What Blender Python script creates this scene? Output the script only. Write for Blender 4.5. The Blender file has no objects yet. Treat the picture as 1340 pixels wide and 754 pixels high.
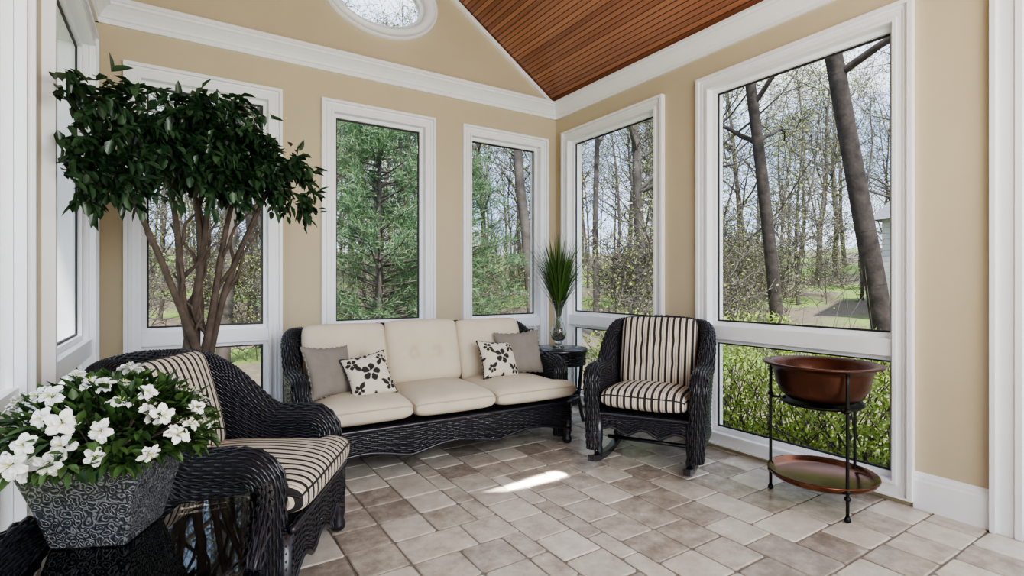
import bpy, math, random
import numpy as np
from mathutils import Vector, Matrix
random.seed(7); RNG=np.random.default_rng(11)
XL,XR,YB=-0.44,3.354,4.348
YF=-2.0
EAVE=3.07; SL=0.655; XC=(XL+XR)/2; RIDGE=EAVE+SL*(XR-XC)
COL=bpy.context.scene.collection

# ------------------------------------------------------------ materials
def newmat(name):
    m=bpy.data.materials.new(name); m.use_nodes=True
    nt=m.node_tree; b=nt.nodes['Principled BSDF']
    return m,nt,b
def pmat(name,col,rough=.5,metal=0,var=0,vscale=8,bump=0,bscale=40,spec=None,trans=0,coat=0,island=0):
    m,nt,b=newmat(name)
    b.inputs['Base Color'].default_value=(*col,1); b.inputs['Roughness'].default_value=rough
    b.inputs['Metallic'].default_value=metal
    if spec is not None: b.inputs['Specular IOR Level'].default_value=spec
    if coat: b.inputs['Coat Weight'].default_value=coat; b.inputs['Coat Roughness'].default_value=.1
    tc=nt.nodes.new('ShaderNodeTexCoord')
    if var or island:
        if island:
            g=nt.nodes.new('ShaderNodeNewGeometry'); fac=g.outputs['Random Per Island']; v=island
        else:
            n=nt.nodes.new('ShaderNodeTexNoise'); n.inputs['Scale'].default_value=vscale; n.inputs['Detail'].default_value=5
            nt.links.new(tc.outputs['Object'],n.inputs['Vector']); fac=n.outputs['Fac']; v=var
        r=nt.nodes.new('ShaderNodeValToRGB')
        r.color_ramp.elements[0].position=.25 if not island else 0; r.color_ramp.elements[1].position=.75 if not island else 1
        r.color_ramp.elements[0].color=(*[max(0,c*(1-v)) for c in col],1)
        r.color_ramp.elements[1].color=(*[min(1,c*(1+v)) for c in col],1)
        nt.links.new(fac,r.inputs[0]); nt.links.new(r.outputs[0],b.inputs['Base Color'])
    if bump:
        n2=nt.nodes.new('ShaderNodeTexNoise'); n2.inputs['Scale'].default_value=bscale; n2.inputs['Detail'].default_value=4
        nt.links.new(tc.outputs['Object'],n2.inputs['Vector'])
        bp=nt.nodes.new('ShaderNodeBump'); bp.inputs['Strength'].default_value=bump; bp.inputs['Distance'].default_value=.01
        nt.links.new(n2.outputs['Fac'],bp.inputs['Height']); nt.links.new(bp.outputs[0],b.inputs['Normal'])
    return m
def leafmat(name,c0,c1,rough=.45,transl=.3):
    m,nt,b=newmat(name)
    g=nt.nodes.new('ShaderNodeNewGeometry'); r=nt.nodes.new('ShaderNodeValToRGB')
    r.color_ramp.elements[0].color=(*c0,1); r.color_ramp.elements[1].color=(*c1,1)
    nt.links.new(g.outputs['Random Per Island'],r.inputs[0]); nt.links.new(r.outputs[0],b.inputs['Base Color'])
    b.inputs['Roughness'].default_value=rough
    if transl:
        t=nt.nodes.new('ShaderNodeBsdfTranslucent'); nt.links.new(r.outputs[0],t.inputs[0])
        mx=nt.nodes.new('ShaderNodeMixShader'); mx.inputs[0].default_value=transl
        nt.links.new(b.outputs[0],mx.inputs[1]); nt.links.new(t.outputs[0],mx.inputs[2])
        nt.links.new(mx.outputs[0],nt.nodes['Material Output'].inputs[0])
    return m
M_wall=pmat('wall_paint',(.55,.472,.33),.75,var=.03,vscale=3,bump=.05,bscale=200)
M_white=pmat('white_trim',(.84,.855,.88),.35,var=.01,vscale=5)
M_gasket=pmat('dark_gasket',(.015,.015,.015),.5,var=.1)
M_black=pmat('wicker_black',(.011,.011,.018),.27,var=.4,vscale=30,spec=.75)
M_back=pmat('wicker_backing',(.006,.006,.007),.8,var=.2)
M_cream=pmat('cream_fabric',(.645,.575,.45),.9,var=.06,vscale=6,bump=.25,bscale=350)
M_pipe=pmat('cream_piping',(.50,.44,.33),.9,var=.05)
M_taupe=pmat('taupe_fabric',(.235,.21,.18),.75,var=.12,vscale=12,bump=.3,bscale=250)
M_bark=pmat('ficus_bark',(.10,.075,.058),.85,var=.45,vscale=18,bump=.5,bscale=60)
M_terra=pmat('pot_clay',(.10,.07,.05),.7,var=.2)
M_soil=pmat('soil_moss',(.12,.09,.05),.95,var=.5,vscale=40,bump=1,bscale=80)
M_iron=pmat('wrought_iron',(.012,.012,.012),.4,metal=.6,var=.2)
M_copper=pmat('aged_copper',(.085,.032,.018),.30,metal=.75,var=.35,vscale=7,bump=.15,bscale=30)
M_copperin=pmat('copper_rim',(.17,.072,.042),.20,metal=1,var=.25,vscale=6)
M_petal=pmat('azalea_petal',(.84,.84,.80),.6,var=.04,vscale=40)
M_stamen=pmat('azalea_stamen',(.55,.6,.2),.6,var=.1)
M_leafF=leafmat('ficus_leaf',(.009,.030,.012),(.050,.105,.045),.30,.16)
M_leafA=leafmat('azalea_leaf',(.015,.045,.012),(.085,.16,.045),.4,.2)
M_grassbl=leafmat('grass_blade',(.015,.05,.01),(.08,.16,.03),.45,.15)
M_hedge=leafmat('hedge_leaf',(.22,.34,.05),(.58,.70,.22),.5,.35)
M_spring=leafmat('spring_leaf',(.24,.31,.08),(.60,.66,.26),.6,.4)
M_needle=leafmat('pine_needle',(.065,.145,.075),(.26,.38,.19),.6,.25)
M_oakbark=pmat('tree_bark',(.125,.108,.095),.95,var=.6,vscale=3)
M_oakdark=pmat('dark_bark',(.050,.040,.035),.95,var=.6,vscale=6,bump=1,bscale=14)
M_siding=pmat('siding',(.50,.51,.50),.8,var=.05)
M_roofg=pmat('roof_shingle',(.2,.2,.21),.9,var=.2)

def math_n(nt,op,a,b=None):
    n=nt.nodes.new('ShaderNodeMath'); n.operation=op
    for i,x in enumerate([a,b]):
        if x is None: continue
        if isinstance(x,(int,float)): n.inputs[i].default_value=x
        else: nt.links.new(x,n.inputs[i])
    return n.outputs[0]
def glassmat(name,spec=.05,tint=(1,1,1),k=1.0):
    m=bpy.data.materials.new(name); m.use_nodes=True; nt=m.node_tree; nt.nodes.clear()
    o=nt.nodes.new('ShaderNodeOutputMaterial'); t=nt.nodes.new('ShaderNodeBsdfTransparent'); t.inputs[0].default_value=(*tint,1)
    g=nt.nodes.new('ShaderNodeBsdfGlossy'); g.inputs['Roughness'].default_value=.02
    mx=nt.nodes.new('ShaderNodeMixShader'); fr=nt.nodes.new('ShaderNodeLayerWeight'); fr.inputs['Blend'].default_value=spec*3
    f=math_n(nt,'MULTIPLY',fr.outputs['Fresnel'],k)
    nt.links.new(f,mx.inputs[0]); nt.links.new(t.outputs[0],mx.inputs[1]); nt.links.new(g.outputs[0],mx.inputs[2]); nt.links.new(mx.outputs[0],o.inputs[0])
    return m
M_glass=glassmat('window_glass',.03,(1,1,1),.30)
M_tglass=glassmat('table_glass',.14,(.95,.98,.97),1.0)

def stripe_mat(name):
    m,nt,b=newmat(name); b.inputs['Roughness'].default_value=.85
    tc=nt.nodes.new('ShaderNodeTexCoord'); s=nt.nodes.new('ShaderNodeSeparateXYZ'); nt.links.new(tc.outputs['Object'],s.inputs[0])
    f=math_n(nt,'FRACT',math_n(nt,'MULTIPLY',math_n(nt,'ADD',s.outputs[0],5.0),1/.044))
    r=nt.nodes.new('ShaderNodeValToRGB'); cr=r.color_ramp; cr.interpolation='CONSTANT'
    blk=(.022,.018,.018,1); crm=(.68,.615,.51,1); tan=(.34,.26,.20,1)
    cr.elements[0].position=0; cr.elements[0].color=blk; cr.elements[1].position=.36; cr.elements[1].color=crm
    for p,c in [(.56,tan),(.67,crm),(.90,tan),(.94,crm)]:
        e=cr.elements.new(p); e.color=c
    nt.links.new(f,r.inputs[0]); nt.links.new(r.outputs[0],b.inputs['Base Color'])
    n2=nt.nodes.new('ShaderNodeTexNoise'); n2.inputs['Scale'].default_value=300; nt.links.new(tc.outputs['Object'],n2.inputs['Vector'])
    bp=nt.nodes.new('ShaderNodeBump'); bp.inputs['Strength'].default_value=.2; bp.inputs['Distance'].default_value=.005
    nt.links.new(n2.outputs['Fac'],bp.inputs['Height']); nt.links.new(bp.outputs[0],b.inputs['Normal'])
    return m
M_stripe=stripe_mat('striped_fabric')

def wood_mat():
    m,nt,b=newmat('ceiling_wood'); b.inputs['Roughness'].default_value=.32
    tc=nt.nodes.new('ShaderNodeTexCoord'); s=nt.nodes.new('ShaderNodeSeparateXYZ'); nt.links.new(tc.outputs['Object'],s.inputs[0])
    q=math_n(nt,'MULTIPLY',s.outputs[0],1/.036); fl=math_n(nt,'FLOOR',q); fr=math_n(nt,'FRACT',q)
    wn=nt.nodes.new('ShaderNodeTexWhiteNoise'); wn.noise_dimensions='1D'; nt.links.new(fl,wn.inputs['W'])
    mp=nt.nodes.new('ShaderNodeMapping'); mp.inputs['Scale'].default_value=(40,1.6,40); nt.links.new(tc.outputs['Object'],mp.inputs[0])
    no=nt.nodes.new('ShaderNodeTexNoise'); no.inputs['Scale'].default_value=1; no.inputs['Detail'].default_value=6; nt.links.new(mp.outputs[0],no.inputs['Vector'])
    f=math_n(nt,'ADD',math_n(nt,'MULTIPLY',wn.outputs['Value'],.5),math_n(nt,'MULTIPLY',no.outputs['Fac'],.55))
    r=nt.nodes.new('ShaderNodeValToRGB'); r.color_ramp.elements[0].position=.2; r.color_ramp.elements[1].position=.85
    r.color_ramp.elements[0].color=(.20,.078,.042,1); r.color_ramp.elements[1].color=(.43,.20,.108,1); nt.links.new(f,r.inputs[0])
    edge=math_n(nt,'LESS_THAN',math_n(nt,'ABSOLUTE',math_n(nt,'SUBTRACT',fr,.5)),.42)
    mx=nt.nodes.new('ShaderNodeMixRGB'); mx.inputs[1].default_value=(.05,.018,.011,1); nt.links.new(edge,mx.inputs[0]); nt.links.new(r.outputs[0],mx.inputs[2])
    nt.links.new(mx.outputs[0],b.inputs['Base Color'])
    bp=nt.nodes.new('ShaderNodeBump'); bp.inputs['Distance'].default_value=.006; bp.inputs['Strength'].default_value=.6
    nt.links.new(edge,bp.inputs['Height']); nt.links.new(bp.outputs[0],b.inputs['Normal'])
    return m
M_wood=wood_mat()

def tile_mat():
    m,nt,b=newmat('stone_tile')
    g=nt.nodes.new('ShaderNodeNewGeometry'); tc=nt.nodes.new('ShaderNodeTexCoord')
    no=nt.nodes.new('ShaderNodeTexNoise'); no.inputs['Scale'].default_value=9; no.inputs['Detail'].default_value=9; no.inputs['Roughness'].default_value=.7
    nt.links.new(tc.outputs['Object'],no.inputs['Vector'])
    f=math_n(nt,'ADD',math_n(nt,'MULTIPLY',g.outputs['Random Per Island'],.70),math_n(nt,'MULTIPLY',math_n(nt,'SUBTRACT',no.outputs['Fac'],.5),1.4))
    f=math_n(nt,'ADD',f,.25)
    r=nt.nodes.new('ShaderNodeValToRGB'); cr=r.color_ramp
    cr.elements[0].position=0; cr.elements[0].color=(.21,.175,.148,1); cr.elements[1].position=1; cr.elements[1].color=(.73,.68,.595,1)
    e=cr.elements.new(.25); e.color=(.34,.288,.24,1); e=cr.elements.new(.55); e.color=(.54,.485,.41,1)
    nt.links.new(f,r.inputs[0]); nt.links.new(r.outputs[0],b.inputs['Base Color'])
    rr=math_n(nt,'ADD',math_n(nt,'MULTIPLY',no.outputs['Fac'],.28),.09); nt.links.new(rr,b.inputs['Roughness'])
    b.inputs['Specular IOR Level'].default_value=.6
    bp=nt.nodes.new('ShaderNodeBump'); bp.inputs['Distance'].default_value=.005; bp.inputs['Strength'].default_value=.3
    nt.links.new(no.outputs['Fac'],bp.inputs['Height']); nt.links.new(bp.outputs[0],b.inputs['Normal'])
    return m
M_tile=tile_mat()
M_grout=pmat('grout',(.22,.19,.16),.9,var=.2,vscale=20)

def ground_mat():
    m,nt,b=newmat('ground_litter'); b.inputs['Roughness'].default_value=.95
    tc=nt.nodes.new('ShaderNodeTexCoord')
    n1=nt.nodes.new('ShaderNodeTexNoise'); n1.inputs['Scale'].default_value=.22; n1.inputs['Detail'].default_value=6; nt.links.new(tc.outputs['Object'],n1.inputs['Vector'])
    n2=nt.nodes.new('ShaderNodeTexNoise'); n2.inputs['Scale'].default_value=7; n2.inputs['Detail'].default_value=8; nt.links.new(tc.outputs['Object'],n2.inputs['Vector'])
    r1=nt.nodes.new('ShaderNodeValToRGB'); r1.color_ramp.elements[0].color=(.08,.065,.045,1); r1.color_ramp.elements[1].color=(.30,.25,.18,1); nt.links.new(n2.outputs['Fac'],r1.inputs[0])
    r2=nt.nodes.new('ShaderNodeValToRGB'); r2.color_ramp.elements[0].color=(.10,.17,.03,1); r2.color_ramp.elements[1].color=(.30,.42,.11,1); nt.links.new(n2.outputs['Fac'],r2.inputs[0])
    r3=nt.nodes.new('ShaderNodeValToRGB'); r3.color_ramp.elements[0].position=.49; r3.color_ramp.elements[1].position=.58; nt.links.new(n1.outputs['Fac'],r3.inputs[0])
    mx=nt.nodes.new('ShaderNodeMixRGB'); nt.links.new(r3.outputs[0],mx.inputs[0]); nt.links.new(r1.outputs[0],mx.inputs[1]); nt.links.new(r2.outputs[0],mx.inputs[2])
    nt.links.new(mx.outputs[0],b.inputs['Base Color']); return m
M_ground=ground_mat()

def pewter_mat():
    m,nt,b=newmat('embossed_pewter'); b.inputs['Metallic'].default_value=.5; b.inputs['Roughness'].default_value=.45
    tc=nt.nodes.new('ShaderNodeTexCoord')
    v=nt.nodes.new('ShaderNodeTexVoronoi'); v.inputs['Scale'].default_value=50; v.inputs['Randomness'].default_value=.75
    no=nt.nodes.new('ShaderNodeTexNoise'); no.inputs['Scale'].default_value=26
    nt.links.new(tc.outputs['Object'],no.inputs['Vector'])
    mx=nt.nodes.new('ShaderNodeMixRGB'); mx.inputs[0].default_value=.035; nt.links.new(tc.outputs['Object'],mx.inputs[1]); nt.links.new(no.outputs['Color'],mx.inputs[2])
    nt.links.new(mx.outputs[0],v.inputs['Vector'])
    sn=math_n(nt,'SINE',math_n(nt,'MULTIPLY',v.outputs['Distance'],20.0))
    r=nt.nodes.new('ShaderNodeValToRGB'); r.color_ramp.elements[0].position=.1; r.color_ramp.elements[1].position=.95
    r.color_ramp.elements[0].color=(.065,.07,.08,1); r.color_ramp.elements[1].color=(.30,.31,.33,1)
    nt.links.new(sn,r.inputs[0]); nt.links.new(r.outputs[0],b.inputs['Base Color'])
    bp=nt.nodes.new('ShaderNodeBump'); bp.inputs['Distance'].default_value=.002; bp.inputs['Strength'].default_value=.7
    nt.links.new(sn,bp.inputs['Height']); nt.links.new(bp.outputs[0],b.inputs['Normal'])
    return m
M_pewter=pewter_mat()
def attr_mat():
    m,nt,b=newmat('floral_fabric'); b.inputs['Roughness'].default_value=.85
    a=nt.nodes.new('ShaderNodeVertexColor'); a.layer_name='Col'; nt.links.new(a.outputs[0],b.inputs['Base Color']); return m
M_floral=attr_mat()

# ------------------------------------------------------------ mesh helpers
def finish(me,name,mats,parent=None,loc=None,rot=None,smooth=False):
    for m in mats: me.materials.append(m)
    ob=bpy.data.objects.new(name,me); COL.objects.link(ob)
    if parent: ob.parent=parent
    if loc is not None: ob.location=loc
    if rot is not None: ob.rotation_euler=rot
    return ob
def np_mesh(name,V,Q,mi=None,smooth=True):
    V=np.asarray(V,dtype=np.float32).reshape(-1,3); Q=np.asarray(Q,dtype=np.int32).reshape(-1,4)
    me=bpy.data.meshes.new(name); me.vertices.add(len(V)); me.vertices.foreach_set('co',V.ravel())
    me.loops.add(len(Q)*4); me.loops.foreach_set('vertex_index',Q.ravel())
    me.polygons.add(len(Q)); me.polygons.foreach_set('loop_start',np.arange(0,len(Q)*4,4,dtype=np.int32))
    try: me.polygons.foreach_set('loop_total',np.full(len(Q),4,dtype=np.int32))
    except Exception: pass
    if mi is not None: me.polygons.foreach_set('material_index',np.asarray(mi,dtype=np.int32))
    me.polygons.foreach_set('use_smooth',np.full(len(Q),smooth,dtype=bool))
    me.update(calc_edges=True); me.validate(); return me
def empty(name,loc=(0,0,0),rz=0):
    e=bpy.data.objects.new(name,None); COL.objects.link(e); e.location=loc; e.rotation_euler=(0,0,rz); e.empty_display_size=.1; return e
class MB:
    def __init__(s): s.v=[];s.f=[];s.m=[];s.s=[]
    def add(s,V,F,mat=0,smooth=False,fn=None):
        o=len(s.v)
        for p in V:
            s.v.append(tuple(fn(*p)) if fn else tuple(p))
        for f in F: s.f.append([i+o for i in f]); s.m.append(mat); s.s.append(smooth)
    def box(s,x0,x1,y0,y1,z0,z1,mat=0,fn=None):
        V=[(x0,y0,z0),(x1,y0,z0),(x1,y1,z0),(x0,y1,z0),(x0,y0,z1),(x1,y0,z1),(x1,y1,z1),(x0,y1,z1)]
        F=[(3,2,1,0),(4,5,6,7),(0,1,5,4),(1,2,6,5),(2,3,7,6),(3,0,4,7)]; s.add(V,F,mat,False,fn)
    def tube(s,pts,rad,n=8,mat=0,closed=False,smooth=True,flat=1.0):
        P=[Vector(p) for p in pts]; k=len(P)
        if not hasattr(rad,'__len__'): rad=[rad]*k
        T=[]
        for i in range(k):
            a=P[(i-1)%k] if (closed or i>0) else P[i]; b=P[(i+1)%k] if (closed or i<k-1) else P[i]
            T.append((b-a).normalized())
        up=Vector((0,0,1)) if abs(T[0].z)<.9 else Vector((1,0,0)); nrm=(up-T[0]*up.dot(T[0])).normalized()
        V=[]
        for i in range(k):
            nrm=(nrm-T[i]*nrm.dot(T[i])).normalized(); bn=T[i].cross(nrm)
            for j in range(n):
                a=2*math.pi*j/n; V.append(P[i]+(nrm*math.cos(a)+bn*math.sin(a)*flat)*rad[i])
        F=[]
        for i in range(k if closed else k-1):
            i2=(i+1)%k
            for j in range(n): F.append((i*n+j,i*n+(j+1)%n,i2*n+(j+1)%n,i2*n+j))
        if not closed: F.append(tuple(range(n-1,-1,-1))); F.append(tuple((k-1)*n+j for j in range(n)))
        s.add(V,F,mat,smooth)
    def lathe(s,prof,c=(0,0,0),n=40,mat=0,cap0=False,cap1=False,sx=1,sy=1,smooth=True):
        V=[]
        for r,z in prof:
            for j in range(n):
                a=2*math.pi*j/n; V.append((c[0]+r*math.cos(a)*sx,c[1]+r*math.sin(a)*sy,c[2]+z))
        F=[]
        for i in range(len(prof)-1):
            for j in range(n): F.append((i*n+j,i*n+(j+1)%n,(i+1)*n+(j+1)%n,(i+1)*n+j))
        if cap0: F.append(tuple(range(n-1,-1,-1)))
        if cap1: F.append(tuple((len(prof)-1)*n+j for j in range(n)))
        s.add(V,F,mat,smooth)
    def obj(s,name,mats,parent=None,loc=None,rot=None,recalc=True):
        me=bpy.data.meshes.new(name); me.from_pydata(s.v,[],s.f); me.polygons.foreach_set('material_index',s.m); me.polygons.foreach_set('use_smooth',s.s)
        me.update()
        if recalc:
            import bmesh
            bm=bmesh.new(); bm.from_mesh(me); bmesh.ops.recalc_face_normals(bm,faces=bm.faces); bm.to_mesh(me); bm.free()
        return finish(me,name,mats,parent,loc,rot)

# ------------------------------------------------------------ room shell
fB=lambda u,n,z:(u,YB-n,z)
fR=lambda u,n,z:(XR-n,u,z)
fL=lambda u,n,z:(XL+n,u,z)
CW=.095
def wall(name,fn,u0,u1,z0,z1,holes):
    us=sorted(set([u0,u1]+[h[0] for h in holes]+[h[1] for h in holes])); b=MB()
    for a,c in zip(us[:-1],us[1:]):
        mid=(a+c)/2
        hs=sorted([h for h in holes if h[0]<mid<h[1]],key=lambda h:h[2])
        cur=z0
        for h in hs:
            if h[2]>cur+1e-4: b.box(a,c,-.15,0,cur,h[2],0,fn)
            cur=h[3]
        if z1>cur: b.box(a,c,-.15,0,cur,z1,0,fn)
    return b.obj(name,[M_wall])
def window(name,fn,u0,u1,z0,z1,rail=None,sash=.03,dk=True):
    b=MB(); i0,i1=u0+CW,u1-CW; j0,j1=z0+(.085),z1-CW
    for (a,c,d,e) in [(u0,i0,z0,z1),(i1,u1,z0,z1),(i0,i1,j1,z1),(i0,i1,z0,j0)]: b.box(a,c,0,.022,d,e,0,fn)
    w=.022
    for (a,c,d,e) in [(u0,u0+w,z0,z1),(u1-w,u1,z0,z1),(u0+w,u1-w,z1-w,z1),(u0+w,u1-w,z0,z0+w*.5)]: b.box(a,c,.022,.042,d,e,0,fn)
    w2=.018
    for (a,c,d,e) in [(i0-w2,i0,j0-w2,j1+w2),(i1,i1+w2,j0-w2,j1+w2),(i0,i1,j1,j1+w2),(i0,i1,j0-w2,j0)]: b.box(a,c,.022,.032,d,e,0,fn)
    w3=.05
    for (a,c,d,e) in [(i0-w3-.006,i0-w3,j0,j1+w3),(i1+w3,i1+w3+.006,j0,j1+w3),(i0-w3,i1+w3,j1+w3,j1+w3+.006)]: b.box(a,c,.022,.029,d,e,0,fn)
    t=.014
    for (a,c,d,e) in [(i0-t,i0,j0-t,j1+t),(i1,i1+t,j0-t,j1+t),(i0,i1,j1,j1+t),(i0,i1,j0-t,j0)]: b.box(a,c,-.155,0.001,d,e,0,fn)
    secs=[(j0,j1)] if rail is None else [(j0,rail[0]),(rail[1],j1)]
    if rail: b.box(i0,i1,-.12,.014,rail[0],rail[1],0,fn)
    for (d,e) in secs:
        s=sash; g=.012
        for (a,c,p,q) in [(i0,i0+s,d,e),(i1-s,i1,d,e),(i0+s,i1-s,e-s,e),(i0+s,i1-s,d,d+s)]: b.box(a,c,-.07,-.03,p,q,0,fn)
        A,B_,C,D_=i0+s,i1-s,d+s,e-s
        for (a,c,p,q) in [(A,A+g,C,D_),(B_-g,B_,C,D_),(A+g,B_-g,D_-g,D_),(A+g,B_-g,C,C+g)]: b.box(a,c,-.06,-.05,p,q,1,fn)
        b.add([(A+.002,-.055,C+.002),(B_-.002,-.055,C+.002),(B_-.002,-.055,D_-.002),(A+.002,-.055,D_-.002)],[(0,1,2,3)],2,False,fn)
    return b.obj(name,[M_white,M_gasket,M_glass])
def hole(u0,u1,z0,z1): return (u0+CW-.01,u1-CW+.01,z0+.075,z1-CW+.01)
WB=[(-.29,.69),(.982,1.965),(2.243,3.225)]; WR=[(2.906,4.22),(1.193,2.574)]; WL=[(2.72,4.15),(.95,2.39)]
ZB=(.03,2.69); ZR=(.03,2.745)
wall('wall_back',fB,XL-.15,XR+.15,-.12,EAVE-.02,[hole(a,b,*ZB) for a,b in WB])
wall('wall_right',fR,YF,YB,-.12,EAVE+.02,[hole(a,b,*ZR) for a,b in WR]+[(-.27+.0,.78,-.1,2.68)])
wall('wall_left',fL,YF,YB,-.12,EAVE+.02,[hole(a,b,*ZR) for a,b in WL])
k=1
for a,b in WB: window('window_%d'%k,fB,a,b,*ZB,rail=(.775,.865)); k+=1
for a,b in WR: window('window_%d'%k,fR,a,b,*ZR,rail=(.80,.895)); k+=1
for a,b in WL: window('window_%d'%k,fL,a,b,*ZR,rail=(.77,.865)); k+=1
b=MB()
for (a,c,d,e) in [(.76,.875,0,2.78),(-.38,-.265,0,2.78),(-.38,.875,2.665,2.78)]:
    b.box(a,c,0,.025,d,e,0,fR)
b.box(.853,.875,.025,.045,0,2.78,0,fR); b.box(.76,.785,.025,.036,0,2.78,0,fR)
b.box(.77,.78,-.15,0,0,2.67,0,fR); b.box(-.27,-.26,-.15,0,0,2.67,0,fR)
for (a,c,d,e) in [(.67,.77,.0,2.66),(-.26,-.16,.0,2.66),(-.16,.67,2.54,2.66),(-.16,.67,0,.22)]: b.box(a,c,-.1,-.05,d+.004,e,0,fR)
b.add([(-.16,-.07,.22),(.67,-.07,.22),(.67,-.07,2.54),(-.16,-.07,2.54)],[(0,1,2,3)],1,False,fR)
b.obj('door_1',[M_white,M_glass])

# gable with oval opening
cx,cz,ea,eb=XC+.02,3.645,.42,.26
angs=[2*math.pi*i/72 for i in range(72)]
poly=[(XL-.15,EAVE-.02),(XR+.15,EAVE-.02),(XR+.15,EAVE-SL*.15+.05),(XC,RIDGE+.06),(XL-.15,EAVE-SL*.15+.05)]
angs+= [math.atan2(p[1]-cz,p[0]-cx)%(2*math.pi) for p in poly]; angs=sorted(angs)
def rayhit(a):
    d=(math.cos(a),math.sin(a)); best=9
    for p,q in zip(poly,poly[1:]+poly[:1]):
        ex,ez=q[0]-p[0],q[1]-p[1]; den=d[0]*ez-d[1]*ex
        if abs(den)<1e-9: continue
        t=((p[0]-cx)*ez-(p[1]-cz)*ex)/den; s_=((p[0]-cx)*d[1]-(p[1]-cz)*d[0])/den
        if t>0 and -1e-6<=s_<=1+1e-6: best=min(best,t)
    return (cx+d[0]*best,cz+d[1]*best)
V=[];F=[];n=len(angs)
for a in angs:
    r=1/math.sqrt((math.cos(a)/ea)**2+(math.sin(a)/eb)**2); o=rayhit(a)
    V+=[(cx+r*math.cos(a),0,cz+r*math.sin(a)),(o[0],0,o[1]),(cx+r*math.cos(a),-.15,cz+r*math.sin(a)),(o[0],-.15,o[1])]
for i in range(n):
    j=(i+1)%n; F+=[(4*i,4*i+1,4*j+1,4*j),(4*i+2,4*j+2,4*j+3,4*i+3),(4*i,4*j,4*j+2,4*i+2)]
b=MB(); b.add(V,F,0,False,fB); b.obj('wall_gable',[M_wall])
b=MB()
prof=[(-.015,-.14),(-.015,.0),(-.015,.012),(.0,.032),(.012,.032),(.018,.022),(.06,.026),(.066,.045),(.085,.045),(.088,0)]
V=[];F=[];n=72
for off,nn in prof:
    for i in range(n):
        a=2*math.pi*i/n; V.append((cx+(ea+off)*math.cos(a),nn,cz+(eb+off)*math.sin(a)))
for i in range(len(prof)-1):
    for j in range(n): F.append((i*n+j,i*n+(j+1)%n,(i+1)*n+(j+1)%n,(i+1)*n+j))
b.add(V,F,0,True,fB)
V=[];F=[]
for off,nn in [(-.014,-.04),(-.05,-.04),(-.05,-.09),(-.014,-.09)]:
    for i in range(n):
        a=2*math.pi*i/n; V.append((cx+(ea+off)*math.cos(a),nn,cz+(eb+off)*math.sin(a)))
for i in range(3):
    for j in range(n): F.append((i*n+j,i*n+(j+1)%n,(i+1)*n+(j+1)%n,(i+1)*n+j))
b.add(V,F,0,False,fB)
b.add([(cx+(ea-.048)*math.cos(2*math.pi*i/n),-.065,cz+(eb-.048)*math.sin(2*math.pi*i/n)) for i in range(n)],[tuple(range(n))],1,False,fB)
b.obj('window_8',[M_white,M_glass])

def extr(b,prof,fn,u0,u1,mat=0):
    V=[];n=len(prof)
    for u in (u0,u1):
        for nn,z in prof: V.append((u,nn,z))
    F=[(i,(i+1)%n,n+(i+1)%n,n+i) for i in range(n)]+[tuple(range(n)),tuple(range(2*n-1,n-1,-1))]
    b.add(V,F,mat,False,fn)
zc=2.915
crown=[(0,zc),(.018,zc),(.018,zc+.03),(.028,zc+.036),(.034,zc+.05),(.05,zc+.075),(.075,zc+.10),(.088,zc+.108),(.088,zc+.122),(.10,zc+.128),(.10,zc+.152),(0,zc+.152)]
for nm,fn,u0,u1 in [('trim_1',fB,XL,XR),('trim_2',fR,YF,YB),('trim_3',fL,YF,YB)]:
    b=MB(); extr(b,crown,fn,u0,u1); b.obj(nm,[M_white])
b=MB()
for sg in (1,-1):
    x0=XC+sg*(XR-XC-.02)
    p=[(x0,EAVE-.01),(XC,RIDGE-.005),(XC,RIDGE-.055),(x0,EAVE-.055)]
    V=[(x,0,z) for x,z in p]+[(x,.03,z) for x,z in p]
    b.add(V,[(0,1,2,3),(7,6,5,4),(0,4,5,1),(1,5,6,2),(2,6,7,3),(3,7,4,0)],0,False,fB)
b.obj('trim_4',[M_white])
bb=[(0,0),(.022,0),(.022,.15),(.017,.16),(.017,.172),(.010,.185),(.006,.195),(0,.195)]
b=MB()
for u0,u1 in [(XL,-.29),(.69,.982),(1.965,2.243),(3.225,XR)]: extr(b,bb,fB,u0,u1)
b.obj('baseboard_back',[M_white])
b=MB()
for u0,u1 in [(.875,1.193),(2.574,2.906),(4.22,YB),(YF,-.38)]: extr(b,bb,fR,u0,u1)
b.obj('baseboard_right',[M_white])
b=MB()
for u0,u1 in [(2.39,2.72),(4.15,YB),(YF,.95)]: extr(b,bb,fL,u0,u1)
b.obj('baseboard_left',[M_white])
b=MB()
for sg in (1,-1):
    xe=XC+sg*(XR-XC+.45); ze=RIDGE-SL*(XR-XC+.45)
    V=[]
    for y in (YF-.2,YB+.02):
        V+=[(XC,y,RIDGE),(xe,y,ze),(xe,y,ze+.14),(XC,y,RIDGE+.14)]
    b.add(V,[(0,1,2,3),(7,6,5,4),(0,4,5,1),(1,5,6,2),(2,6,7,3),(3,7,4,0)],0)
b.obj('ceiling',[M_wood])

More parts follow.
